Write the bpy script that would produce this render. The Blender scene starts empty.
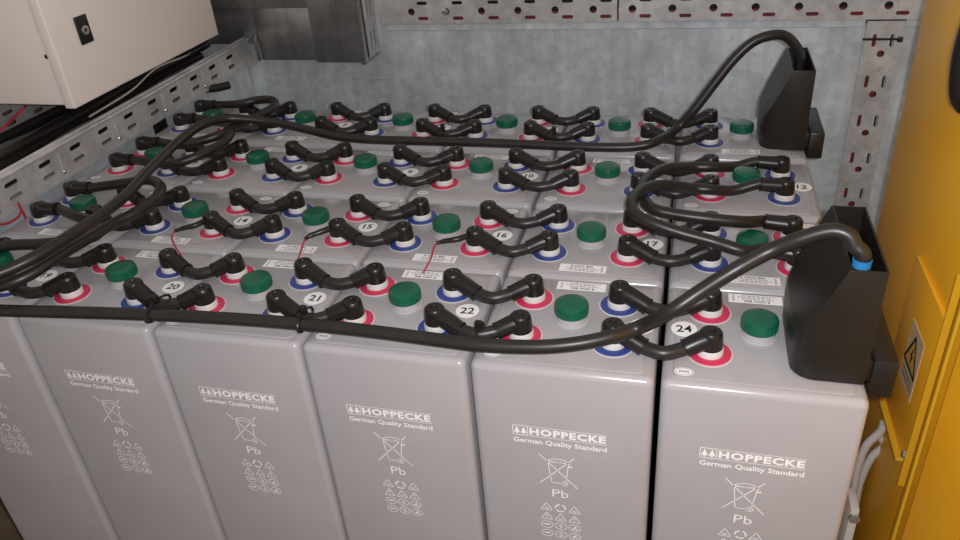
import bpy, bmesh, math, random
from mathutils import Vector, Matrix, Euler
random.seed(7)
PI = math.pi
S = bpy.context.scene
COL = S.collection

# ------------------------------------------------------------------ camera
F_PX = 772.627
CAM_E = Euler((math.radians(59.3184), math.radians(4.1660), math.radians(14.2264)), 'XYZ')
CAM_P = Vector((1.08037, -0.66958, 0.55587))
cd = bpy.data.cameras.new('camera'); cam = bpy.data.objects.new('camera', cd); COL.objects.link(cam)
cd.sensor_width = 36.0; cd.lens = F_PX * 36.0 / 960.0; cd.shift_y = -13.5 / 960.0
cd.clip_start = 0.02
cam.location = CAM_P; cam.rotation_euler = CAM_E
S.camera = cam
RM = CAM_E.to_matrix()

# ------------------------------------------------------------------ light
w = bpy.data.worlds.new('world'); S.world = w; w.use_nodes = True
bg = w.node_tree.nodes['Background']
bg.inputs[0].default_value = (1.0, 0.92, 0.86, 1); bg.inputs[1].default_value = 0.36
ld = bpy.data.lights.new('phone_flash', 'POINT'); ld.energy = 31.0; ld.color = (0.97, 0.965, 1.0); ld.shadow_soft_size = 0.006
fl = bpy.data.objects.new('phone_flash', ld); COL.objects.link(fl)
fl.location = CAM_P + RM @ Vector((0.025, 0.012, 0.0))
S.view_settings.view_transform = 'Standard'; S.view_settings.look = 'None'
S.view_settings.gamma = 1.0; S.view_settings.exposure = 0.08; S.view_settings.use_curve_mapping = False

# ------------------------------------------------------------------ pixel -> direction -> point on a plane
def _ray(x, y):
    return RM @ Vector(((x - 480) / F_PX, -(y - 270 + 13.5) / F_PX, -1.0))
def onz(x, y, z):
    d = _ray(x, y); return CAM_P + d * ((z - CAM_P.z) / d.z)
def ony(x, y, Y):
    d = _ray(x, y); return CAM_P + d * ((Y - CAM_P.y) / d.y)
def onx(x, y, X):
    d = _ray(x, y); return CAM_P + d * ((X - CAM_P.x) / d.x)

# ------------------------------------------------------------------ materials
def mat(name, col, rough=0.5, metal=0.0, spec=0.5, var=0.0, vscale=40.0, bump=0.0, bscale=200.0, rvar=0.0, coat=0.0, stretch=None):
    m = bpy.data.materials.new(name); m.use_nodes = True
    nt = m.node_tree; b = nt.nodes['Principled BSDF']
    b.inputs['Base Color'].default_value = (*col, 1); b.inputs['Roughness'].default_value = rough
    b.inputs['Metallic'].default_value = metal; b.inputs['Specular IOR Level'].default_value = spec
    b.inputs['Coat Weight'].default_value = coat; b.inputs['Coat Roughness'].default_value = 0.08
    if var or bump or rvar:
        tc = nt.nodes.new('ShaderNodeTexCoord'); src = tc.outputs['Object']
        if stretch:
            mp = nt.nodes.new('ShaderNodeMapping'); mp.inputs['Scale'].default_value = stretch
            nt.links.new(src, mp.inputs['Vector']); src = mp.outputs['Vector']
    if var or rvar:
        n = nt.nodes.new('ShaderNodeTexNoise'); n.inputs['Scale'].default_value = vscale; n.inputs['Detail'].default_value = 4
        nt.links.new(src, n.inputs['Vector'])
        if var:
            r = nt.nodes.new('ShaderNodeValToRGB')
            r.color_ramp.elements[0].position = 0.3; r.color_ramp.elements[1].position = 0.7
            r.color_ramp.elements[0].color = (*[c * (1 - var) for c in col], 1)
            r.color_ramp.elements[1].color = (*[min(1, c * (1 + var)) for c in col], 1)
            nt.links.new(n.outputs['Fac'], r.inputs['Fac']); nt.links.new(r.outputs['Color'], b.inputs['Base Color'])
        if rvar:
            mr = nt.nodes.new('ShaderNodeMapRange')
            mr.inputs['From Min'].default_value = 0.3; mr.inputs['From Max'].default_value = 0.7
            mr.inputs['To Min'].default_value = rough - rvar; mr.inputs['To Max'].default_value = rough + rvar
            nt.links.new(n.outputs['Fac'], mr.inputs['Value']); nt.links.new(mr.outputs['Result'], b.inputs['Roughness'])
    if bump:
        n2 = nt.nodes.new('ShaderNodeTexNoise'); n2.inputs['Scale'].default_value = bscale
        bp = nt.nodes.new('ShaderNodeBump'); bp.inputs['Strength'].default_value = bump; bp.inputs['Distance'].default_value = 0.002
        nt.links.new(src, n2.inputs['Vector']); nt.links.new(n2.outputs['Fac'], bp.inputs['Height']); nt.links.new(bp.outputs['Normal'], b.inputs['Normal'])
    return m

def galv(name, col, rough, metal):
    m = bpy.data.materials.new(name); m.use_nodes = True
    nt = m.node_tree; b = nt.nodes['Principled BSDF']; L = nt.links.new
    b.inputs['Metallic'].default_value = metal
    tc = nt.nodes.new('ShaderNodeTexCoord')
    v = nt.nodes.new('ShaderNodeTexVoronoi'); v.inputs['Scale'].default_value = 60
    n = nt.nodes.new('ShaderNodeTexNoise'); n.inputs['Scale'].default_value = 7; n.inputs['Detail'].default_value = 6
    n.inputs['Roughness'].default_value = 0.65
    st = nt.nodes.new('ShaderNodeTexNoise'); st.inputs['Scale'].default_value = 5; st.inputs['Detail'].default_value = 3
    mp = nt.nodes.new('ShaderNodeMapping'); mp.inputs['Scale'].default_value = (6, 6, 1)
    L(tc.outputs['Object'], v.inputs['Vector']); L(tc.outputs['Object'], n.inputs['Vector'])
    L(tc.outputs['Object'], mp.inputs['Vector']); L(mp.outputs['Vector'], st.inputs['Vector'])
    sep = nt.nodes.new('ShaderNodeSeparateColor'); L(v.outputs['Color'], sep.inputs['Color'])
    def mr(src, a, b_, lo, hi):
        x = nt.nodes.new('ShaderNodeMapRange')
        x.inputs['From Min'].default_value = a; x.inputs['From Max'].default_value = b_
        x.inputs['To Min'].default_value = lo; x.inputs['To Max'].default_value = hi
        L(src, x.inputs['Value']); return x.outputs['Result']
    def mul(a, b_):
        x = nt.nodes.new('ShaderNodeMath'); x.operation = 'MULTIPLY'; L(a, x.inputs[0]); L(b_, x.inputs[1]); return x.outputs[0]
    k = mul(mul(mr(sep.outputs['Red'], 0, 1, 0.90, 1.06), mr(n.outputs['Fac'], 0.3, 0.7, 0.72, 1.2)), mr(st.outputs['Fac'], 0.35, 0.65, 0.9, 1.08))
    mx = nt.nodes.new('ShaderNodeVectorMath'); mx.operation = 'SCALE'; mx.inputs[0].default_value = col
    L(k, mx.inputs['Scale']); L(mx.outputs['Vector'], b.inputs['Base Color'])
    L(mr(n.outputs['Fac'], 0.3, 0.7, rough + 0.08, rough - 0.06), b.inputs['Roughness'])
    return m

M = {}
M['jar'] = mat('grey_plastic', (0.41, 0.392, 0.408), 0.22, var=0.04, vscale=9, bump=0.03, bscale=260)
M['lid'] = mat('grey_plastic_lid', (0.388, 0.370, 0.384), 0.13, var=0.06, vscale=14, rvar=0.03)
M['white'] = mat('white_plastic', (0.64, 0.62, 0.61), 0.35)
M['collar'] = mat('pale_collar_plastic', (0.46, 0.44, 0.45), 0.08)
M['red'] = mat('red_ring', (0.60, 0.035, 0.10), 0.35)
M['blue'] = mat('blue_ring', (0.035, 0.060, 0.25), 0.35)
M['green'] = mat('green_plastic', (0.004, 0.105, 0.055), 0.28, var=0.08, vscale=60)
M['black'] = mat('black_plastic', (0.012, 0.010, 0.009), 0.34, spec=0.45, var=0.15, vscale=80)
M['rubber'] = mat('black_cable_rubber', (0.018, 0.0155, 0.014), 0.38, spec=0.5, var=0.18, vscale=30, bump=0.05, bscale=120)
M['cover'] = mat('black_cover_plastic', (0.014, 0.011, 0.0085), 0.40, spec=0.5, var=0.12, vscale=25, bump=0.04, bscale=400)
M['paper'] = mat('white_sticker', (0.93, 0.92, 0.92), 0.4)
M['ink'] = mat('black_ink', (0.02, 0.02, 0.022), 0.5)
M['greyink'] = mat('grey_ink', (0.25, 0.24, 0.24), 0.5)
M['print'] = mat('pale_print', (0.93, 0.91, 0.91), 0.45)
M['galv'] = galv('galvanised_sheet', (0.66, 0.715, 0.745), 0.40, 0.3)
M['galvr'] = galv('galvanised_rail', (0.62, 0.61, 0.60), 0.38, 0.4)
M['duct'] = galv('duct_sheet', (0.40, 0.40, 0.40), 0.30, 0.85)
M['cab'] = mat('cream_powder_coat', (0.90, 0.82, 0.76), 0.42, bump=0.04, bscale=500)
M['yellow'] = mat('yellow_paint', (0.93, 0.46, 0.020), 0.34, var=0.07, vscale=6, spec=0.25)
M['yedge'] = mat('yellow_paint_edge', (0.70, 0.38, 0.02), 0.3)
M['ysign'] = mat('sign_yellow', (0.62, 0.36, 0.06), 0.45)
M['signpaper'] = mat('sign_paper', (0.62, 0.47, 0.30), 0.45)
M['redwire'] = mat('red_wire', (0.45, 0.02, 0.05), 0.4)
M['maroon'] = mat('red_primer', (0.26, 0.03, 0.045), 0.6, var=0.3, vscale=9)
M['steel'] = mat('zinc_steel', (0.55, 0.54, 0.52), 0.3, metal=0.8)
M['whitewire'] = mat('white_conduit', (0.55, 0.52, 0.48), 0.45)
M['floor'] = mat('floor_paint', (0.16, 0.115, 0.07), 0.6, var=0.25, vscale=5)
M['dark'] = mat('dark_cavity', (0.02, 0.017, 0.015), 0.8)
M['bluetape'] = mat('blue_tape', (0.03, 0.22, 0.50), 0.4)

# ------------------------------------------------------------------ helpers
def obj(name, me, m=None, parent=None, loc=None, rot=None):
    o = bpy.data.objects.new(name, me); COL.objects.link(o)
    if m is not None and not me.materials: me.materials.append(M[m])
    if parent is not None: o.parent = parent
    if loc is not None: o.location = loc
    if rot is not None: o.rotation_euler = rot
    return o
def thing(name, label, cat, loc=(0, 0, 0), rz=0, group=None):
    o = bpy.data.objects.new(name, None); COL.objects.link(o); o.empty_display_size = 0.02
    o.location = loc; o.rotation_euler = (0, 0, rz)
    o['label'] = label; o['category'] = cat
    if group: o['group'] = group
    return o
def tag(o, label, cat, group=None):
    o['label'] = label; o['category'] = cat
    if group: o['group'] = group
    return o
def struct(o, label=None):
    o['kind'] = 'structure'
    if label: o['label'] = label
    return o
def finish(bm, name, smooth=35):
    bmesh.ops.recalc_face_normals(bm, faces=bm.faces[:])
    me = bpy.data.meshes.new(name); bm.to_mesh(me); bm.free()
    if smooth:
        for p in me.polygons: p.use_smooth = True
        me.set_sharp_from_angle(angle=math.radians(smooth))
    return me
def add_box(bm, a, b):
    vs = [bm.verts.new((x, y, z)) for x in (a[0], b[0]) for y in (a[1], b[1]) for z in (a[2], b[2])]
    for f in ((0, 1, 3, 2), (4, 6, 7, 5), (0, 4, 5, 1), (2, 3, 7, 6), (0, 2, 6, 4), (1, 5, 7, 3)):
        bm.faces.new([vs[i] for i in f])
    return vs
def box(name, a, b, bev=0.0, seg=2, smooth=35):
    bm = bmesh.new(); add_box(bm, a, b)
    if bev: bmesh.ops.bevel(bm, geom=bm.edges[:], offset=bev, segments=seg, profile=0.5, affect='EDGES', clamp_overlap=True)
    return finish(bm, name, smooth)
def rrect_prism(name, x0, x1, y0, y1, z0, z1, rc, rt, segc=4, segt=3):
    """upright block: rounded vertical corners rc, rounded top rim rt"""
    bm = bmesh.new(); add_box(bm, (x0, y0, z0), (x1, y1, z1))
    ve = [e for e in bm.edges if abs(e.verts[0].co.z - e.verts[1].co.z) > 1e-6]
    bmesh.ops.bevel(bm, geom=ve, offset=rc, segments=segc, profile=0.5, affect='EDGES')
    te = [e for e in bm.edges if e.verts[0].co.z > z1 - 1e-6 and e.verts[1].co.z > z1 - 1e-6]
    bmesh.ops.bevel(bm, geom=te, offset=rt, segments=segt, profile=0.5, affect='EDGES')
    return finish(bm, name, 40)
def lathe_bm(bm, prof, n=20, c=(0, 0, 0)):
    rings = []
    for r, z in prof:
        if r < 1e-6: rings.append([bm.verts.new((c[0], c[1], c[2] + z))])
        else: rings.append([bm.verts.new((c[0] + r * math.cos(2 * PI * i / n), c[1] + r * math.sin(2 * PI * i / n), c[2] + z)) for i in range(n)])
    for A, B in zip(rings[:-1], rings[1:]):
        if len(A) == 1 and len(B) == 1: continue
        for i in range(n):
            j = (i + 1) % n
            if len(A) == 1: bm.faces.new((A[0], B[i], B[j]))
            elif len(B) == 1: bm.faces.new((A[i], A[j], B[0]))
            else: bm.faces.new((A[i], A[j], B[j], B[i]))
def lathe(name, prof, n=20, smooth=35):
    bm = bmesh.new(); lathe_bm(bm, prof, n); return finish(bm, name, smooth)
def spline(pts, per=8):
    """Catmull-Rom through the points"""
    P = [Vector(p) for p in pts]
    P = [P[0] * 2 - P[1]] + P + [P[-1] * 2 - P[-2]]
    out = []
    for i in range(1, len(P) - 2):
        a, b, c, d = P[i - 1:i + 3]
        for k in range(per):
            t = k / per
            out.append(0.5 * ((2 * b) + (c - a) * t + (2 * a - 5 * b + 4 * c - d) * t * t + (3 * b - a - 3 * c + d) * t ** 3))
    out.append(P[-2]); return out
def tube_bm(bm, path, rad, n=10, cap=True):
    path = [Vector(p) for p in path]
    rr = rad if isinstance(rad, (list, tuple)) else [rad] * len(path)
    t0 = (path[1] - path[0]).normalized()
    u = t0.orthogonal().normalized(); rings = []
    for i, p in enumerate(path):
        t = (path[min(i + 1, len(path) - 1)] - path[max(i - 1, 0)]).normalized()
        u = (u - t * u.dot(t)).normalized(); v = t.cross(u)
        rings.append([bm.verts.new(p + (u * math.cos(2 * PI * k / n) + v * math.sin(2 * PI * k / n)) * rr[i]) for k in range(n)])
    for A, B in zip(rings[:-1], rings[1:]):
        for k in range(n):
            bm.faces.new((A[k], A[(k + 1) % n], B[(k + 1) % n], B[k]))
    if cap: bm.faces.new(rings[0]); bm.faces.new(rings[-1])
def tube(name, path, rad, n=10):
    bm = bmesh.new(); tube_bm(bm, path, rad, n); return finish(bm, name, 50)
def perforated(name, outer, holes, th):
    """flat plate in its own XY plane with real holes"""
    cu = bpy.data.curves.new(name, 'CURVE'); cu.dimensions = '2D'; cu.fill_mode = 'BOTH'; cu.extrude = th / 2
    for poly in [outer] + holes:
        sp = cu.splines.new('POLY'); sp.points.add(len(poly) - 1); sp.use_cyclic_u = True
        for p, q in zip(sp.points, poly): p.co = (q[0], q[1], 0, 1)
    o = bpy.data.objects.new(name, cu); COL.objects.link(o)
    bpy.context.view_layer.update()
    me = bpy.data.meshes.new_from_object(o.evaluated_get(bpy.context.evaluated_depsgraph_get()))
    bpy.data.objects.remove(o); bpy.data.curves.remove(cu); me.name = name; me.materials.clear()
    return me
def slot(cx, cy, lx, ly, n=4):
    """stadium outline, lx by ly"""
    out = []
    if lx >= ly:
        r = ly / 2; d = lx / 2 - r
        for s, a0 in ((1, -PI / 2), (-1, PI / 2)):
            out += [(cx + s * d + r * math.cos(a0 + PI * k / n), cy + r * math.sin(a0 + PI * k / n)) for k in range(n + 1)]
    else:
        r = lx / 2; d = ly / 2 - r
        for s, a0 in ((1, 0), (-1, PI)):
            out += [(cx + r * math.cos(a0 + PI * k / n), cy + s * d + r * math.sin(a0 + PI * k / n)) for k in range(n + 1)]
    return out
def circ(cx, cy, r, n=12, ry=None):
    ry = ry or r
    return [(cx + r * math.cos(2 * PI * k / n), cy + ry * math.sin(2 * PI * k / n)) for k in range(n)]
_tc = {}
def text_mesh(s, wd, ht, bold=0.0, spacing=1.0):
    """lettering fitted to wd x ht, centred on the origin"""
    key = (s, wd, ht, bold)
    if key in _tc: return _tc[key]
    cu = bpy.data.curves.new('text', 'FONT'); cu.body = s; cu.size = 1; cu.resolution_u = 2; cu.offset = bold; cu.space_character = spacing
    o = bpy.data.objects.new('text', cu); COL.objects.link(o); bpy.context.view_layer.update()
    me = bpy.data.meshes.new_from_object(o.evaluated_get(bpy.context.evaluated_depsgraph_get()))
    bpy.data.objects.remove(o); bpy.data.curves.remove(cu); me.materials.clear()
    xs = [v.co.x for v in me.vertices]; ys = [v.co.y for v in me.vertices]
    a, b, c, d = min(xs), max(xs), min(ys), max(ys)
    wd = wd or (b - a) * ht / (d - c)
    for v in me.vertices:
        v.co = ((v.co.x - (a + b) / 2) * wd / (b - a), (v.co.y - (c + d) / 2) * ht / (d - c), 0)
    me.name = 'lettering'; _tc[key] = me
    return me
class Flat:
    """flat print: strokes and outlines in the XY plane"""
    def __init__(s): s.bm = bmesh.new()
    def poly(s, pts): s.bm.faces.new([s.bm.verts.new((p[0], p[1], 0)) for p in pts]); return s
    def line(s, a, b, w):
        a = Vector(a); b = Vector(b); d = (b - a).normalized(); n = Vector((-d.y, d.x)) * w / 2
        return s.poly([a - n, b - n, b + n, a + n])
    def ring(s, pts, w):
        for i in range(len(pts)): s.line(pts[i], pts[(i + 1) % len(pts)], w)
        return s
    def rect(s, x0, y0, x1, y1): return s.poly([(x0, y0), (x1, y0), (x1, y1), (x0, y1)])
    def mesh(s, name): return finish(s.bm, name, 0)

# ------------------------------------------------------------------ layout of the bank
W, CW, CD, CH = 0.215, 0.2095, 0.196, 0.655
COLX = [0, .002, .001, -.001, -.0012, .0002]
ROWY = [-.0012, .1955, .3995, .6095]
AX, AY = 0.0505, 0.0578
def cell_x(c): return (c - 1) * W - 0.0035 + COLX[c - 1]
def pole(c, s, r, t):
    return Vector((cell_x(c) + (AX if s == 'L' else CW - AX), ROWY[r] + (AY if t == 'f' else CD - AY), 0))

# ------------------------------------------------------------------ the setting
ZF, YW, ZC = -CH, 1.10, 0.75
struct(obj('floor', box('floor', (-0.9, -1.4, ZF - 0.05), (2.2, YW + .1, ZF)), 'floor'))
# back wall of galvanised sheets
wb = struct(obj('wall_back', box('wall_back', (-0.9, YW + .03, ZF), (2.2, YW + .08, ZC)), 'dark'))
def sheet(x0, x1, z0, z1, y, tilt=0.0):
    o = obj('sheet_panel', box('sheet_panel', (x0, -.002, z0), (x1, .002, z1), 0.0008, 1), 'galv', wb, (0, y, 0))
    o.rotation_euler = (math.radians(tilt), 0, 0)
sheet(-0.6, 0.357, ZF + .01, .30, YW + .004)
sheet(0.350, 0.9665, ZF + .01, .096, YW + .003, 0.25)
sheet(0.960, 1.445, ZF + .01, .096, YW + .0005, -0.2)
sheet(1.484, 2.1, ZF + .01, .096, YW + .004)
sheet(0.360, 2.1, .2, .70, YW + .010)
obj('primer_strip', box('primer_strip', (.36, YW + .012, .100), (2.1, YW + .016, .126)), 'maroon', wb)
obj('primer_strip', box('primer_strip', (1.447, YW + .012, ZF + .02), (1.472, YW + .016, .099)), 'maroon', wb)
obj('seam_strip', box('seam_strip', (0.36, YW - .005, .089), (1.426, YW - .0025, .108), .001, 1), 'galv', wb)
obj('seam_strip', box('seam_strip', (1.502, YW - .005, .089), (2.1, YW - .0025, .108), .001, 1), 'galv', wb)
obj('fold_line', box('fold_line', (.255, YW - .001, -.034), (.352, YW + .003, -.032), .0008, 1), 'galvr', wb)

# perforated rail along the back wall, in two lengths
def wall_rail(x0, x1, label):
    t = thing('perforated_rail', label, 'rail', ((x0 + x1) / 2, YW - .012, .107))
    holes = []
    k0 = math.ceil((x0 - .436 + .012) / .0855)
    x = .436 + k0 * .0855
    while x < x1 - .012:
        cx = x - (x0 + x1) / 2
        holes.append(circ(cx, .028, .0085))
        for dz in (.0125, .0475, .0825):
            if x + .028 + .018 < x1: holes.append(slot(cx + .028, dz, .026, .008))
        holes.append(circ(cx, .066, .0085))
        x += .0855
    h = (x1 - x0) / 2
    me = perforated('rail_web', [(-h, 0), (h, 0), (h, .10), (-h, .10)], holes, .003)
    obj('rail_web', me, 'galvr', t, (0, 0, 0), (PI / 2, 0, 0))
    obj('rail_flange', box('rail_flange', (-h, 0.0015, -.0015), (h, .008, .0015), .0006, 1), 'galvr', t)
    return t
wall_rail(0.352, 0.916, 'left length of perforated galvanised rail across top of back wall')
wall_rail(0.920, 1.68, 'right length of perforated galvanised rail across top of back wall')
b = thing('rail_bolt', 'short zinc bolt in the left length of perforated wall rail', 'bolt', (.520, YW - .0135, .135))
obj('head', lathe('bolt_head', [(0, 0), (.008, 0), (.008, .006), (.006, .008), (0, .008)], 6), 'steel', b, (0, 0, 0), (PI / 2, 0, 0))
obj('shank', tube('bolt_shank', [(0, -.006, 0), (.006, -.03, .012)], .0035, 8), 'steel', b)

# vertical perforated strut
st = thing('perforated_strut', 'upright perforated galvanised strut on the wall beside the yellow panel', 'strut', (1.464, YW - .010, ZF))
hl = []
for k in range(-1, 8):
    zc = .063 - .0882 * k - ZF
    if zc < .03 or zc > .73: continue
    hl += [slot(-.017, zc, .0075, .027), slot(.017, zc, .0075, .027)]
    if zc - .028 > .02: hl.append(circ(0, zc - .028, .0075))
obj('strut_web', perforated('strut_web', [(-.036, 0), (.036, 0), (.036, .758), (-.036, .758)], hl, .003), 'galvr', st, (0, 0, 0), (PI / 2, 0, 0))
for s in (-1, 1):
    obj('strut_flange', box('strut_flange', (s * .0345 - .0015, .0015, 0), (s * .0345 + .0015, .03, .758), .0006, 1), 'galvr', st)
zt = thing('zip_tie', 'black zip tie looped through the top slots of the upright strut', 'zip tie', (1.464, YW - .0125, .066))
obj('strap', box('strap', (-.04, -.0018, -.0022), (.026, .0, .0022)), 'black', zt)
obj('tie_head', box('tie_head', (.026, -.006, -.005), (.036, .0, .005), .001), 'black', zt)

# right side: yellow steel panel, raised cover, near leaf
XY = 1.390
wr = struct(obj('wall_right', box('wall_right', (XY, .112, ZF), (XY + .02, .545, .62), .002, 2), 'yellow'))
tag(obj('yellow_door_leaf', box('door_leaf', (-.022, -.75, 0), (0, 0, 1.265), .003, 2), 'yellow', None, (XY + .010, .104, ZF + .01), (0, 0, math.radians(24))),
    'large plain yellow steel door leaf at the right edge, nearest the camera', 'door')
ed = tag(obj('yellow_edge_strip', box('edge_strip', (XY - .0165, .102, ZF + .01), (XY - .0125, .110, .62), .001, 1), 'yedge'),
    'long bright yellow upright folded edge between the two yellow panels', 'edge strip')
cp = thing('yellow_cover_plate', 'small raised yellow cover plate that carries the warning sign', 'cover plate', (XY, .235, -.235))
obj('plate', box('plate', (-.005, -.078, 0), (0, .078, .232), .0012, 2), 'yellow', cp)
obj('bottom_lip', box('bottom_lip', (-.013, -.062, -.005), (0, .078, .0), .001, 1), 'yedge', cp)
obj('side_lip', box('side_lip', (-.009, -.081, -.03), (0, -.078, .30), .0008, 1), 'yedge', cp)
bo = obj('bolt', lathe('plate_bolt', [(0, 0), (.006, 0), (.006, .003), (.004, .006), (0, .006)], 8), 'steel', cp, (-.0045, -.071, .018), (0, -PI / 2, 0))
ws = thing('warning_sign', 'pale high-voltage warning sign with lightning bolt on yellow cover plate', 'sign', (XY - .0054, .232, -.112))
obj('backing', box('sign_backing', (-.0005, -.031, -.050), (.0003, .031, .043)), 'ysign', ws).data.materials[0] = M['signpaper']
rs = (PI / 2, 0, -PI / 2)
tri = [(-.027, -.016), (.027, -.016), (0, .033)]
obj('triangle', Flat().poly(tri).mesh('triangle'), 'ysign', ws, (-.0008, 0, 0), rs)
obj('triangle_border', Flat().ring(tri, .005).mesh('triangle_border'), 'ink', ws, (-.0011, 0, 0), rs)
obj('lightning_bolt', Flat().poly([(.004, .020), (-.007, .001), (-.0005, .002)]).poly([(-.003, .004), (.006, .005), (-.001, -.011)]).mesh('bolt'), 'ink', ws, (-.0011, 0, .0), rs)
fl_ = Flat()
for k in range(2): fl_.rect(-.024, -.030 - k * .009, .024, -.025 - k * .009)
obj('caption', fl_.mesh('caption'), 'greyink', ws, (-.0009, 0, 0), rs)
hd = thing('black_pull_handle', 'black rounded pull handle at the upper right edge on yellow panel', 'handle', (XY, onx(968, 45, XY - .026).y, onx(968, 45, XY - .026).z))
obj('grip', tube('grip', spline([(0, 0, .07), (-.018, 0, .06), (-.026, 0, .02), (-.026, 0, -.02), (-.018, 0, -.06), (0, 0, -.07)], 4), .012, 10), 'black', hd)
# behind the last cell: conduits and bracket
for k, (pp, lb) in enumerate((([(851, 500), (857, 470), (866, 446), (880, 432), (902, 425)], 'upper white conduit curving behind the front right cell'),
                              ([(853, 512), (860, 482), (871, 458), (884, 445), (905, 438)], 'lower white conduit curving behind the front right cell'))):
    P = [ony(x, y, .27 + .012 * k) for x, y in pp]
    P = [Vector((P[0].x - .004, P[0].y + .01, ZF + .003))] + P
    P[-1].x = min(P[-1].x, XY - .006)
    tag(obj('white_conduit', tube('conduit', spline(P, 6), .0062, 8), 'whitewire'), lb, 'conduit', 'white conduits by the yellow panel')
br = thing('steel_bracket', 'pale steel foot bracket with bolt beside the front right cell', 'bracket', (1.335, .16, ZF))
obj('upright', box('bracket_upright', (-.006, -.02, 0), (.006, .02, .35), .003), 'whitewire', br)
obj('bolt', lathe('bracket_bolt', [(0, 0), (.008, 0), (.008, .004), (0, .005)], 6), 'steel', br, (0, -.02, .335), (PI / 2, 0, 0))

# left: side sheet under the tray
struct(obj('wall_left', box('wall_left', (-.040, .06, ZF), (-.036, YW - .004, .020), .0008, 1), 'galv'))
struct(obj('wall_left_outer', box('wall_left_outer', (-.62, -.6, ZF), (-.58, YW, ZC)), 'floor')).name = 'wall_left_far'

# cable tray
TX, T0, T1 = -.012, -.25, 1.088
ct = thing('cable_tray', 'galvanised perforated cable tray running back above the left cells', 'cable tray', (TX - .15, .4, .012))
hl = []
for k in range(-7, 10):
    y = .271 + .0796 * k
    if y < T0 + .03 or y > T1 - .03: continue
    hl += [slot(y - T0, .045, .030, .0085), slot(y - T0, .0215, .030, .0085)]
rail_me = perforated('side_rail', [(0, 0), (T1 - T0, 0), (T1 - T0, .062), (0, .062)], hl, .0018)
for k, xr in enumerate((TX, TX - .30)):
    obj('side_rail', rail_me, 'galvr', ct, Vector((xr, T0, .012)) - ct.location, (PI / 2, 0, PI / 2))
    cx = xr - ct.location.x
    bm = bmesh.new()
    y0, y1 = T0 - .4, T1 - .4
    add_box(bm, (cx - .012, y0, .060), (cx + .001, y1, .0625)); add_box(bm, (cx - .0135, y0, .052), (cx - .012, y1, .0625))
    tube_bm(bm, [(cx + .0005, y0, .0615), (cx + .0005, y1, .0615)], .0042, 8); tube_bm(bm, [(cx - .013, y0, .063), (cx - .013, y1, .063)], .0038, 8)
    obj('rolled_lip', finish(bm, 'rolled_lip', 40), 'galvr', ct)
obj('tray_floor', box('tray_floor', (-.15, T0 - .4, 0), (.149, T1 - .4, .0018)), 'galvr', ct)
bmesh_b = lathe('tray_bolt', [(.0045, 0), (.0045, .0015), (.003, .0035), (0, .0042)], 10)
for k in range(-3, 4):
    y = .386 + .159 * k
    if not (T0 < y < T1): continue
    obj('rivet', bmesh_b, 'steel', ct, (TX + .0009 - ct.location.x, y - .4, .0145), (0, PI / 2, 0))
    obj('stiffening_rib', tube('stiffening_rib', [(TX + .0006 - ct.location.x, y - .4, .022), (TX + .0006 - ct.location.x, y - .4, .050)], .0018, 6), 'galvr', ct)
# cables lying in the tray
for k in range(9):
    x = TX - .03 - .029 * k; z = .0235 + .009 * (k % 2) + (.018 if k % 3 == 0 else 0)
    pts = [(x + random.uniform(-.0045, .0045), T0 - .02 + (T1 - T0 + .02) * i / 8, z + random.uniform(0, .014)) for i in range(9)]
    lab = ['nearest', 'second', 'third', 'fourth', 'fifth', 'sixth', 'seventh', 'eighth', 'ninth'][k]
    tag(obj('tray_cable', tube('tray_cable', spline(pts, 5), .0095, 8), 'rubber'), f'black cable lying in the tray, {lab} from the slotted side rail', 'cable', 'black cables in the tray')
tag(obj('white_wire', tube('white_wire', spline([(-.07, .55, .068), (-.045, .66, .085), (-.05, .76, .10), (-.04, .86, .098), (-.09, .95, .08)], 6), .002, 6), 'whitewire'),
    'thin white wire arching over the black cables in the tray', 'wire')
P = [ony(26, 106, .50), ony(22, 110, .43), ony(8, 124, .42), ony(-6, 136, .40)]
tag(obj('red_wire', tube('red_wire', spline(P, 5), .0022, 6), 'redwire'), 'thin red wire hanging below the cream cabinet', 'wire')

# duct boxes on the back wall
du = thing('sheet_metal_duct', 'dark galvanised sheet duct on the back wall behind the cabinet', 'duct', (.15, 1.06, .036))
def dbox(n, x0, x1, y0, y1, z0, z1, m='duct', bev=.0015): return obj(n, box(n, (x0 - .15, y0 - 1.06, z0 - .036), (x1 - .15, y1 - 1.06, z1 - .036), bev, 2), m, du)
dbox('duct_body', .050, .206, 1.032, YW, .036, .162)
dbox('rear_body', -.30, .052, 1.0895, YW, .060, .164)
dbox('upper_body', -.30, .206, 1.026, YW, .163, .42)
dbox('end_box', .204, .322, 1.020, YW, .034, .44)
dbox('end_flange', .3225, .334, 1.016, YW, .030, .44)
sf = obj('slotted_bracket', perforated('slotted_bracket', [(0, 0), (.062, 0), (.062, .36), (0, .36)], [slot(.022 + .022 * i, .035 + .075 * j, .008, .045) for i in (0, 1) for j in range(4)], .002), 'galvr', du, (.336 - .15 + .001, 1.035 - 1.06, .005), (PI / 2, 0, PI / 2))
dbox('left_end_plate', .040, .0495, 1.026, 1.030, .036, .10, 'duct', .001)

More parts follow.
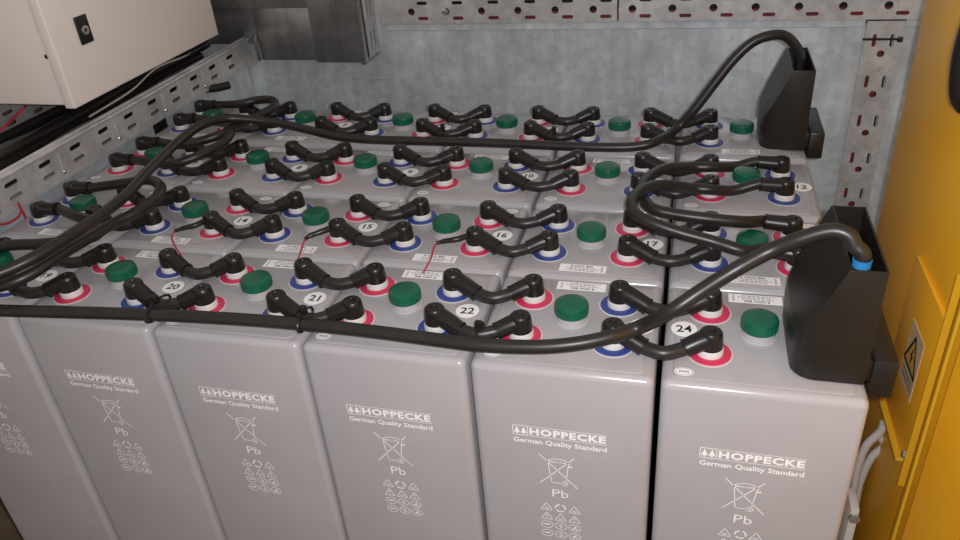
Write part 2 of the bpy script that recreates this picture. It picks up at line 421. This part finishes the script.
# cream cabinet
cb = thing('control_cabinet', 'cream powder-coated control cabinet with black lock above the tray', 'cabinet', (-.2, .70, .124))
def cpart(n, a, b_, m='cab', bev=.003): return obj(n, box(n, tuple(Vector(a) - cb.location), tuple(Vector(b_) - cb.location), bev, 3), m, cb)
cpart('body', (-.40, .457, .126), (-.0255, .945, .62))
cpart('door', (-.0225, .450, .122), (.0, .950, .62))
cpart('door_gasket', (-.026, .462, .132), (-.022, .94, .61), 'dark', .0005)
lk = cpart('lock_plate', (.0, .5145, .220), (.004, .5475, .270), 'black', .003)
obj('lock_cylinder', lathe('lock_cylinder', [(0, 0), (.0085, 0), (.0085, .003), (.0065, .004), (.006, .0025), (0, .0025)], 16), 'steel', lk, (.2 + .0035, .531 - .70, .244 - .124), (0, PI / 2, 0))
obj('keyway', Flat().line((-.004, 0), (.004, 0), .0022).line((0, -.004), (0, .004), .0022).mesh('keyway'), 'ink', lk, (.2 + .0067, .531 - .70, .244 - .124), (PI / 2, 0, PI / 2))
obj('hole_plug', lathe('hole_plug', [(0, .0012), (.004, .001), (.004, 0)], 10), 'ink', cb, Vector((-.029, .457, .217)) - cb.location, (PI / 2, 0, 0))

# ------------------------------------------------------------------ battery cells
ME = {}
ME['jar'] = rrect_prism('jar', -CW / 2, CW / 2, -CD / 2, CD / 2, 0, CH - .0015, .009, .009, 4, 4)
ME['lid'] = rrect_prism('lid', -CW / 2 + .0115, CW / 2 - .0115, -CD / 2 + .0105, CD / 2 - .0105, -.004, 0, .010, .0012, 4, 2)
ring_prof = [(.0145, .0004), (.0237, .0004), (.0237, .0016), (.0228, .0020), (.0145, .0020)]
ME['ring'] = lathe('polarity_ring', ring_prof, 28)
ME['bush'] = lathe('bushing', [(0, 0), (.0256, 0), (.0256, .0006), (.0152, .0008), (.0150, .0085), (.0140, .0105), (.0105, .0110), (0, .0110)], 24)
ME['collar'] = lathe('plug_collar', [(0, 0), (.0215, 0), (.0210, .002), (.0193, .0025), (.0190, .0105), (0, .0105)], 28)
gp = [(0, .0100), (.0198, .0100), (.0205, .0108), (.0205, .0215), (.0198, .0238), (.0175, .0250), (.0100, .0253), (0, .0254)]
bm = bmesh.new(); lathe_bm(bm, gp, 28)
ME['green'] = finish(bm, 'green_cap', 40)
bm = bmesh.new()
for k in range(24):
    a = 2 * PI * k / 24
    c, s = math.cos(a), math.sin(a)
    tube_bm(bm, [(.0204 * c, .0204 * s, .011), (.0204 * c, .0204 * s, .021)], .0006, 4)
ME['ribs'] = finish(bm, 'grip_ribs', 40)
ME['disc'] = lathe('number_disc', [(0, .0004), (.0150, .0004), (.0150, 0)], 28, 0)
ME['oval'] = (lambda f: f.mesh('oval'))(Flat().poly(circ(0, 0, .0105, 20, .0072)))
ov = Flat().ring(circ(0, 0, .0090, 18, .0058), .0006)
for x in (-.0045, -.0022, .0001, .0024, .0046): ov.rect(x - .0007, -.0017, x + .0007, .0017)
ME['ovalprint'] = ov.mesh('oval_print')
ME['tagpaper'] = Flat().rect(-.0315, -.0095, .0315, .0095).mesh('tag_paper')
tg = Flat()
for z, x0, x1 in ((.0005, -.022, .016), (-.003, -.018, .020), (-.0062, -.024, .014)):
    x = x0
    while x < x1:
        l = random.uniform(.0015, .005); tg.rect(x, z - .0007, x + l, z + .0007); x += l + .0012
for k in range(7): tg.rect(.0245, -.007 + k * .002, .0272, -.006 + k * .002)
ME['taglines'] = tg.mesh('tag_lines')

# printing on the front face of the jars (flat print)
def emblem():
    f = Flat(); f.ring([(-.009, -.0075), (.009, -.0075), (.009, .0075), (-.009, .0075)], .0009)
    for cx in (-.0041, .0041):
        f.poly([(cx - .0038, -.0038), (cx + .0038, -.0038), (cx, .0060)])
        f.line((cx, -.0060), (cx, -.0036), .0018)
    return f.mesh('brand_emblem')
def bin_symbol():
    f = Flat(); w_ = .0010
    f.line((-.0235, .026), (.0235, -.026), .0012); f.line((.0195, .025), (-.0235, -.023), .0012)
    f.line((-.0130, .015), (-.0090, -.020), w_); f.line((.0125, .015), (.0085, -.019), w_); f.line((-.0095, -.020), (.0045, -.020), w_)
    f.line((-.0150, .0150), (.0150, .0150), w_)
    f.ring([(-.0140, .016), (-.009, .0195), (0, .0212), (.009, .0195), (.0140, .016), (0, .0155)], w_)
    f.ring(circ(.0075, -.0200, .0036, 12), w_); f.poly(circ(.0075, -.0200, .0012, 8)); f.line((.0125, .010), (.017, .010), .0022)
    return f.mesh('bin_symbol')
def pictos():
    f = Flat(); w_ = .0010
    for r, z in enumerate((.0, -.0172, -.0335, -.0495)):
        for c, x in enumerate((-.0178, 0, .0178)):
            if r < 2 and not (r == 0 and c == 1):
                f.ring([(x - .0075, z - .006), (x + .0075, z - .006), (x, z + .0068)], w_)
                f.line((x, z - .001), (x, z + .003), .0013) if (r + c) % 2 else f.line((x - .0025, z - .003), (x + .0025, z - .003), .002)
                f.rect(x - .0008, z - .0042, x + .0008, z - .0028)
            elif r == 0:
                for k in range(3):
                    a = PI / 2 + 2 * PI * k / 3
                    p = [(x + .0064 * math.cos(a + d), z + .0064 * math.sin(a + d)) for d in (.15, .75, 1.35, 1.75)]
                    for u, v in zip(p[:-1], p[1:]): f.line(u, v, .0022)
            else:
                f.ring(circ(x, z, .0074, 16, .0062), w_)
                if c == 0: f.line((x - .004, z + .0005), (x + .004, z + .0005), .0022)
                elif c == 1: f.line((x, z - .004), (x, z + .003), .0020); f.line((x - .003, z + .001), (x + .003, z - .001), .0014)
                else: f.line((x - .003, z - .003), (x + .002, z + .003), .0020); f.line((x, z - .002), (x + .004, z - .002), .0018)
    return f.mesh('pictograms')
ME['emblem'] = emblem(); ME['bin'] = bin_symbol(); ME['pict'] = pictos()
ME['lines'] = Flat().rect(-.0465, .0072, .0465, .0078).rect(-.0465, -.0079, .0465, -.0072).mesh('brand_rules')

NUM = lambda r, c: {0: 18, 1: 12, 2: 6, 3: 0}[r] + c
ROWN = ['front row', 'second row', 'third row', 'back row']
seen = {2: 1, 3: 1, 4: 1, 8: 1, 9: 1, 10: 1, 12: 1, 14: 1, 15: 1, 16: 1, 17: 1, 20: 1, 21: 1, 22: 1, 24: 1}
ORD = ['leftmost', 'second', 'third', 'fourth', 'fifth', 'rightmost']
def cell(r, c):
    n = NUM(r, c); rot = PI if r % 2 else 0
    place = f'{ORD[c-1]} cell' + (' from the left' if 1 < c < 6 else '')
    if n in seen: lb = f'grey battery cell with number {n} sticker, {place}, {ROWN[r]}'
    else: lb = f'grey battery cell with green vent plug, {place}, {ROWN[r]}'
    t = thing('battery_cell', lb, 'battery cell', (cell_x(c) + CW / 2, ROWY[r] + CD / 2, -CH), rot, 'grey battery cells')
    inv = Matrix.Rotation(-rot, 3, 'Z')
    def put(name, key, m, loc, rz=0, parent=None): return obj(name, ME[key] if isinstance(key, str) else key, m, parent or t, loc, (0, 0, rz))
    put('jar', 'jar', 'jar', (0, 0, 0)); put('lid', 'lid', 'lid', (0, 0, CH))
    for sx, cl in ((-1, 'red'), (1, 'blue')):
        for sy in (-1, 1):
            p = (sx * (CW / 2 - AX), sy * (CD / 2 - AY), CH)
            bu = put('terminal_bushing', 'bush', 'white', p)
            key = 'ring_' + cl
            if key not in ME: ME[key] = ME['ring'].copy()
            rg = put('polarity_ring', key, cl, (0, 0, .0004), 0, bu); rg['label'] = f'{cl} polarity ring'
    vp = put('vent_plug', 'green', 'green', (0, .003, CH)); vp['label'] = 'green screw vent plug'
    put('plug_collar', 'collar', 'collar', (0, 0, 0), 0, vp); put('grip_ribs', 'ribs', 'green', (0, 0, 0), 0, vp)
    # stickers
    sx_ = (-CW / 2 + .0215) if n == 24 else CW / 2 - .0215
    if n == 12: sx_ = CW / 2 - .020
    d = inv @ Vector((sx_ + random.uniform(-.001, .002), random.uniform(-.003, .003), 0)); d.z = CH + .0002
    ns = put('number_sticker', 'disc', 'paper', d, -rot)
    put('numeral', text_mesh(str(n), None, .0135, .018), 'ink', (0, 0, .0007), random.uniform(-.08, .08), ns)
    ts = put('type_sticker', 'tagpaper', 'paper', (random.uniform(-.002, .003), CD / 2 - .022, CH + .0003), PI)
    put('sticker_text', text_mesh('8 OPzV 800', .030, .0042, .012), 'ink', (-.002, .0052, .0003), 0, ts)
    put('sticker_lines', 'taglines', 'greyink', (0, 0, .0003), 0, ts)
    os_ = put('oval_sticker', 'oval', 'paper', (-CW / 2 + .0235, -CD / 2 + .0205, CH + .0003))
    put('oval_print', 'ovalprint', 'greyink', (0, 0, .0003), 0, os_)
    if r == 0:
        y = -CD / 2 - .0004; q = (PI / 2, 0, 0)
        def pr(name, me, x, z, m='print'): obj(name, me, m, t, (x - CW / 2, y, CH + z), q)
        pr('brand_emblem', ME['emblem'], .0565, -.0960)
        pr('brand_name', text_mesh('HOPPECKE', .0905, .0112, .045, 1.12), .1130, -.0960)
        pr('brand_rules', ME['lines'], .1130, -.0960)
        pr('slogan', text_mesh('German Quality Standard', .1120, .0098, .022), .1035, -.1125)
        pr('crossed_bin_symbol', ME['bin'], .1015, -.1570)
        pr('lead_symbol', text_mesh('Pb', .0205, .0135, .0), .1030, -.1955)
        pr('safety_pictograms', ME['pict'], .1025, -.2215)
for r in range(4):
    for c in range(1, 7): cell(r, c)

# ------------------------------------------------------------------ connectors
HZ = .0110      # top of the bushings
head_prof = [(0, -.0008), (.0138, -.0020), (.0140, .004), (.0128, .0150), (.0122, .0185), (.0108, .0205), (.0045, .0208), (.0040, .0198), (0, .0198)]
def boot_mesh(d, drop, length, r1=.0104):
    """pole cap with a sleeve that leaves it along d and falls by drop"""
    bm = bmesh.new(); lathe_bm(bm, head_prof, 18)
    tube_bm(bm, [(0.003, 0, .0195), (0.003, 0, .0228)], .0011, 6)
    d = Vector((d[0], d[1], 0)).normalized()
    P, R = [], []
    for k in range(7):
        t = k / 6
        P.append(d * (t * length) + Vector((0, 0, .0105 - drop * (t ** 1.3)))); R.append(.0122 + (r1 - .0122) * t)
    tube_bm(bm, P, R, 12)
    tube_bm(bm, [P[-1] - (P[-1] - P[-2]) * .25, P[-1] + (P[-1] - P[-2]) * .12], r1 + .0007, 12)
    return finish(bm, 'boot', 40), P[-1], (P[-1] - P[-2]).normalized()
BL = boot_mesh((1, -.42), .0100, .038); BR = boot_mesh((-1, -.42), .0088, .029)
GAPN = ['first', 'second', 'third', 'fourth', 'fifth']
RN = ['front row', 'second row', 'third row', 'back row']
def connector(r, c, t):
    a = pole(c, 'R', r, t); b = pole(c + 1, 'L', r, t)
    org = (a + b) / 2; org.z = HZ
    which = 'front' if t == 'f' else 'rear'
    ro = thing('cell_connector', f'{which} black lead of the {GAPN[c-1]} jumper pair from the left in the {RN[r]}', 'jumper lead', org, 0, 'black jumper leads between neighbouring cells')
    la = a - org; lb = b - org; la.z = lb.z = 0
    obj('boot', BL[0], 'black', ro, la); obj('boot', BR[0], 'black', ro, lb, None)
    p0 = la + BL[1]; p1 = lb + BR[1]
    bow = random.uniform(-.009, -.005); m = (p0 + p1) / 2 + Vector((0, bow, -.0015)); m.z = max(m.z, -.0015)
    path = spline([p0 - BL[2] * .006, p0, m, p1, p1 - BR[2] * .006], 5)
    obj('lead', tube('lead', path, .0084, 12), 'rubber', ro)
    return ro
for r in range(4):
    for c in range(1, 6):
        for t in 'fb': connector(r, c, t)

# looped cables joining the rows
def loop_cable(p0, d0, p1, d1, mid, label, name='loop_cable'):
    org = Vector(p0); org.z = HZ
    ro = thing(name, label, 'cable', org, 0, 'black cables joining the rows')
    ends = []
    for p, d in ((p0, d0), (p1, d1)):
        me, e, dr = boot_mesh(d, -.002, .036)
        q = Vector(p); q.z = HZ
        obj('boot', me, 'black', ro, q - org); ends.append((q - org + e, dr))
    (e0, t0), (e1, t1) = ends
    pts = [e0 - t0 * .008, e0 + t0 * .004] + [Vector(m) - org for m in mid] + [e1 + t1 * .004, e1 - t1 * .008]
    obj('cable', tube('cable', spline(pts, 8), .0083, 12), 'rubber', ro)
Z1 = .034
loop_cable(pole(6, 'R', 2, 'b'), (-1, 0), pole(6, 'R', 1, 'b'), (-1, .05),
    [ony(735, 166.5, .5305), ony(711, 167, .514), ony(690, 167, .508)] + [onz(x, y, z) for x, y, z in ((664, 169, .040), (646, 180, .048), (641, 194, .05), (652, 208, .048), (674, 214, .045), (711, 219, .042), (745, 222, .036))],
    'rear looped cable from cell 12 round to the second row, right end')
loop_cable(pole(6, 'R', 2, 'f'), (-1, -.05), pole(6, 'R', 1, 'f'), (-1, .12),
    [ony(733, 190.5, .449), ony(711, 189.5, .434), ony(690, 188, .428)] + [onz(x, y, z) for x, y, z in ((660, 185, .052), (642, 190, .062), (632, 201, .066), (635, 213, .064), (650, 222, .06), (678, 232, .052), (711, 241, .044), (745, 251, .036))],
    'front looped cable from cell 12 round to the second row, right end')
loop_cable(pole(1, 'L', 1, 'b'), (1, 0), pole(1, 'L', 0, 'b'), (1, -.1),
    [onz(x, y, z) for x, y, z in ((126, 183, .036), (149, 180, .044), (161, 187, .05), (155, 199, .052), (138, 211, .05), (118, 221, .048), (92, 236, .048), (62, 254, .048), (31, 274, .044), (0, 286, .040), (-50, 292, .034))],
    'long looped cable from the second row down over the left cells')
loop_cable(pole(1, 'L', 1, 'f'), (1, 0), pole(1, 'L', 0, 'f'), (1, 0),
    [onz(x, y, z) for x, y, z in ((75, 216, .034), (92, 221, .036), (101, 229, .036), (92, 237, .036), (70, 241, .035), (40, 244, .034), (5, 246, .034), (-50, 258, .034))],
    'short looped cable crossing to the left edge below the second row')
loop_cable(pole(1, 'L', 3, 'b'), (1, 0), pole(1, 'L', 2, 'b'), (1, 0),
    [onz(x, y, z) for x, y, z in ((238, 104, .034), (258, 100, .038), (272, 100, .042), (275, 106, .044), (262, 114, .044), (240, 124, .046), (222, 134, .046), (200, 141, .042), (180, 145, .036))],
    'rear looped cable in the far left corner of the bank')
loop_cable(pole(1, 'L', 3, 'f'), (1, 0), pole(1, 'L', 2, 'f'), (1, -.1),
    [onz(x, y, z) for x, y, z in ((212, 121, .036), (226, 124, .044), (231, 132, .048), (224, 142, .048), (208, 151, .046), (190, 159, .042), (168, 164, .036))],
    'front looped cable in the far left corner of the bank')

# terminal covers over the two end poles
def cover(r, label):
    y0 = ROWY[r] + (.025 if r == 0 else .030); y1 = ROWY[r] + .163
    t = thing('terminal_cover', label, 'terminal cover', (1.243, (y0 + y1) / 2, 0), 0, 'black terminal covers')
    h = (y1 - y0) / 2; x0, x1 = -.038, .034
    prof = [(x0, .0022), (x0, .050), (-.001, .140), (x1, .140), (x1, .0022)]
    bm = bmesh.new()
    A = [bm.verts.new((x, -h, z)) for x, z in prof]; B = [bm.verts.new((x, h, z)) for x, z in prof]
    bm.faces.new(A); bm.faces.new(B[::-1])
    top = None
    for i in range(5):
        j = (i + 1) % 5; f = bm.faces.new((A[i], A[j], B[j], B[i]))
        if i == 2: top = f
    bmesh.ops.recalc_face_normals(bm, faces=bm.faces[:])
    r1 = bmesh.ops.inset_individual(bm, faces=[top], thickness=.003)
    ex = bmesh.ops.extrude_discrete_faces(bm, faces=[top])
    for f in ex['faces']:
        for v in f.verts: v.co.z -= .085
    def near(a, b): return (a - Vector(b)).length < 1e-5
    def edge(p, q):
        return [e for e in bm.edges if (near(e.verts[0].co, p) and near(e.verts[1].co, q)) or (near(e.verts[1].co, p) and near(e.verts[0].co, q))]
    ge = edge((x0, -h, .0022), (x0, -h, .050)) + edge((x0, h, .0022), (x0, h, .050))
    bmesh.ops.bevel(bm, geom=ge, offset=.024, segments=5, profile=.5, affect='EDGES')
    sl = edge((-.001, -h, .14), (x1, -h, .14)) + edge((x1, -h, .0022), (x1, -h, .14))
    bmesh.ops.bevel(bm, geom=sl, offset=.002, segments=2, profile=.5, affect='EDGES')
    obj('hood', finish(bm, 'hood', 35), 'cover', t)
    obj('side_housing', box('side_housing', (.0385, -h, -.013), (.063, h * .9, .034), .003), 'cover', t)
    obj('housing_bridge', box('housing_bridge', (.028, -h + .004, .004), (.040, h * .85, .030), .002), 'cover', t)
    return t
cover(3, 'black plastic hooded terminal cover at the back right corner by the wall')
cover(0, 'black plastic hooded terminal cover at the front right beside the yellow panel')

# main cables
R_ = .0083
def cable(name, pts, label, rad=R_):
    o = obj(name, tube(name, spline(pts, 7), rad, 12), 'rubber'); return tag(o, label, 'cable', 'two main power cables')
yb = ROWY[3]
P = [Vector((1.259, yb + .095, .060)), Vector((1.259, yb + .094, .12)), Vector((1.255, yb + .090, .152))]
P += [ony(x, y, Y) for x, y, Y in ((787, 37, .692), (772, 35, .684), (753, 42, .678), (734, 59, .672), (714, 84, .664), (694, 110, .656), (676, 129, .65))]
P += [onz(x, y, z) for x, y, z in ((655, 142, .030), (630, 147, .024), (590, 147, .023), (540, 145, .022), (480, 142.5, .022), (420, 141, .022), (370, 139.5, .023), (335, 136, .028), (305, 129, .036), (275, 122.5, .046), (245, 119, .058), (222, 119, .066), (200, 126, .072), (178, 142, .076), (150, 169, .078), (126, 195, .078), (98, 217, .074), (63, 240, .070), (31, 259, .066), (0, 273, .062), (-60, 292, .062))] + [Vector((.02, .04, .080)), Vector((-.02, .03, .093)), Vector((-.06, .04, .088)), Vector((-.085, .09, .062)), Vector((-.09, .18, .060))]
cable('main_power_cable', P, 'thick black main cable arching from the rear cover across the back row to the left')
P = [Vector((1.256, .046, .070)), Vector((1.256, .046, .125)), Vector((1.2555, .047, .145))]
P += [ony(x, y, Y) for x, y, Y in ((855, 246, .050), (848, 235, .054), (830, 231, .058), (800, 239, .060), (770, 251, .062), (735, 270, .050), (700, 292, .040), (670, 312, .030))]
P += [onz(x, y, z) for x, y, z in ((640, 327, .038), (610, 337, .034), (575, 344, .030), (535, 347, .026), (480, 345, .023), (430, 339, .020), (380, 332.5, .018), (330, 327, .0165), (270, 321.5, .0165), (200, 317, .0165), (130, 314, .0165), (60, 312, .0165), (0, 310.5, .0165), (-50, 309, .0165))] + [Vector((.035, .012, .0165)), Vector((-.005, .002, .0125)), Vector((-.040, -.008, -.010)), Vector((-.062, -.012, -.06)), Vector((-.066, -.012, -.25)), Vector((-.068, -.010, ZF + .012))]
mc = cable('main_power_cable', P, 'thick black main cable from the front cover along the front edge of the cells')
tb = obj('tape_band', tube('tape_band', [(1.256, .046, .133), (1.256, .046, .141)], R_ + .0008, 14), 'bluetape', mc); tb['label'] = 'light blue tape band'

# zip ties holding the front cable to the jumper leads
def ring_path(c, ry, rz, n=14):
    return [Vector(c) + Vector((0, ry * math.cos(2 * PI * k / n), rz * math.sin(2 * PI * k / n))) for k in range(n + 1)]
for c, px, py, lb in ((4, 477, 340, 'rightmost'), (3, 301, 324, 'middle one'), (2, 150, 315, 'leftmost')):
    q = onz(px, py, .018)
    a = pole(c, 'R', 0, 'f')
    yc = (q.y + a.y - .017) / 2
    z = thing('zip_tie', f'black zip tie around the front cable and a jumper, {lb} of three', 'zip tie', (q.x, yc, .0165), 0, 'black zip ties on the front cable')
    ry = (a.y - .017 - q.y) / 2 + .0105
    obj('strap', tube('strap', ring_path((0, 0, 0), ry, .0115), .0016, 6), 'black', z)
    obj('tie_head', box('tie_head', (-.004, -.003, .008), (.004, .004, .020), .001), 'black', z)

# sense wires at the second row
for c, pts, lb in ((4, [(472, 236), (458, 239), (445, 241), (437, 243), (434, 248), (431, 258), (426, 268), (423, 273)], 'rightmost'),
               (3, [(340, 226), (326, 230), (312, 235), (305, 239), (303, 245), (300, 254), (297, 262)], 'middle one'),
               (2, [(208, 220), (196, 225), (184, 228), (175, 231), (172, 236), (174, 244), (179, 252), (182, 257)], 'leftmost')):
    a = pole(c, 'R', 1, 'f')
    zs = [.022, .022, .020, .018, .016, .011, .006, .003]
    Q = [onz(x, y, zs[min(i, 7)]) for i, (x, y) in enumerate(pts)]
    ro = thing('sense_wire', f'thin red sense wire with black sleeve, {lb} of three on the second row', 'wire', (a.x, a.y, HZ), 0, 'red sense wires on the second row')
    o3 = Vector((a.x, a.y, HZ)); Q = [q - o3 for q in Q]
    obj('sleeve', tube('sleeve', spline([Vector((-.004, 0, .012))] + Q[1:4], 5), [.0045] * 8 + [.004] * 4 + [.003] * 4, 8), 'black', ro)
    obj('wire', tube('wire', spline(Q[3:], 5), .0012, 6), 'redwire', ro)
# red wires at the left edge under the tray
for pts, lb in (([(18, 203), (24, 214), (30, 226), (42, 238)], 'upright red wire dropping behind the left cells under the tray'),
                ([(-5, 225), (8, 223), (18, 217), (22, 210)], 'red wire coming in from the left edge under the tray')):
    tag(obj('red_wire', tube('red_wire', spline([onx(x, y, -.004) for x, y in pts], 5), .002, 6), 'redwire'), lb, 'wire')

# dark openings at the far left, imitated by an added black block and tube
q = onx(161, 127, -.034)
bk = thing('opening_stand_in', 'small black block standing in for a square opening in the side sheet', 'block', (-.036, q.y, q.z - .016))
obj('block_body', box('block_body', (0, -.020, 0), (.006, .020, .032), .002), 'black', bk)
obj('block_flange', box('block_flange', (0, -.023, -.003), (.002, .023, .035), .0008), 'black', bk)
q = onx(206, 89, -.020); q2 = ony(229, 85, q.y + .05)  # solid tube added in place of a dark slot in the wall
tag(obj('slot_stand_in', tube('slot_stand_in', [q, (q + q2) / 2 + Vector((0, 0, -.002)), q2], .0095, 10), 'rubber'), 'short black tube standing in for a dark wall slot under the tray', 'cable')
# zip ties on the back row jumpers
for c, t, lb in ((3, 'f', 'left'), (4, 'f', 'right')):
    a = pole(c, 'R', 3, t); b = pole(c + 1, 'L', 3, t); m = (a + b) / 2 + Vector((-.006, -.019, .0125))
    z = thing('zip_tie', f'small black zip tie on a back row jumper lead, {lb} one of two', 'zip tie', m, 0, 'black zip ties on the back row')
    obj('strap', tube('strap', ring_path((0, 0, 0), .0095, .0095), .0014, 6), 'black', z)
    obj('tie_head', box('tie_head', (-.0035, -.003, .007), (.0035, .004, .019), .001), 'black', z)
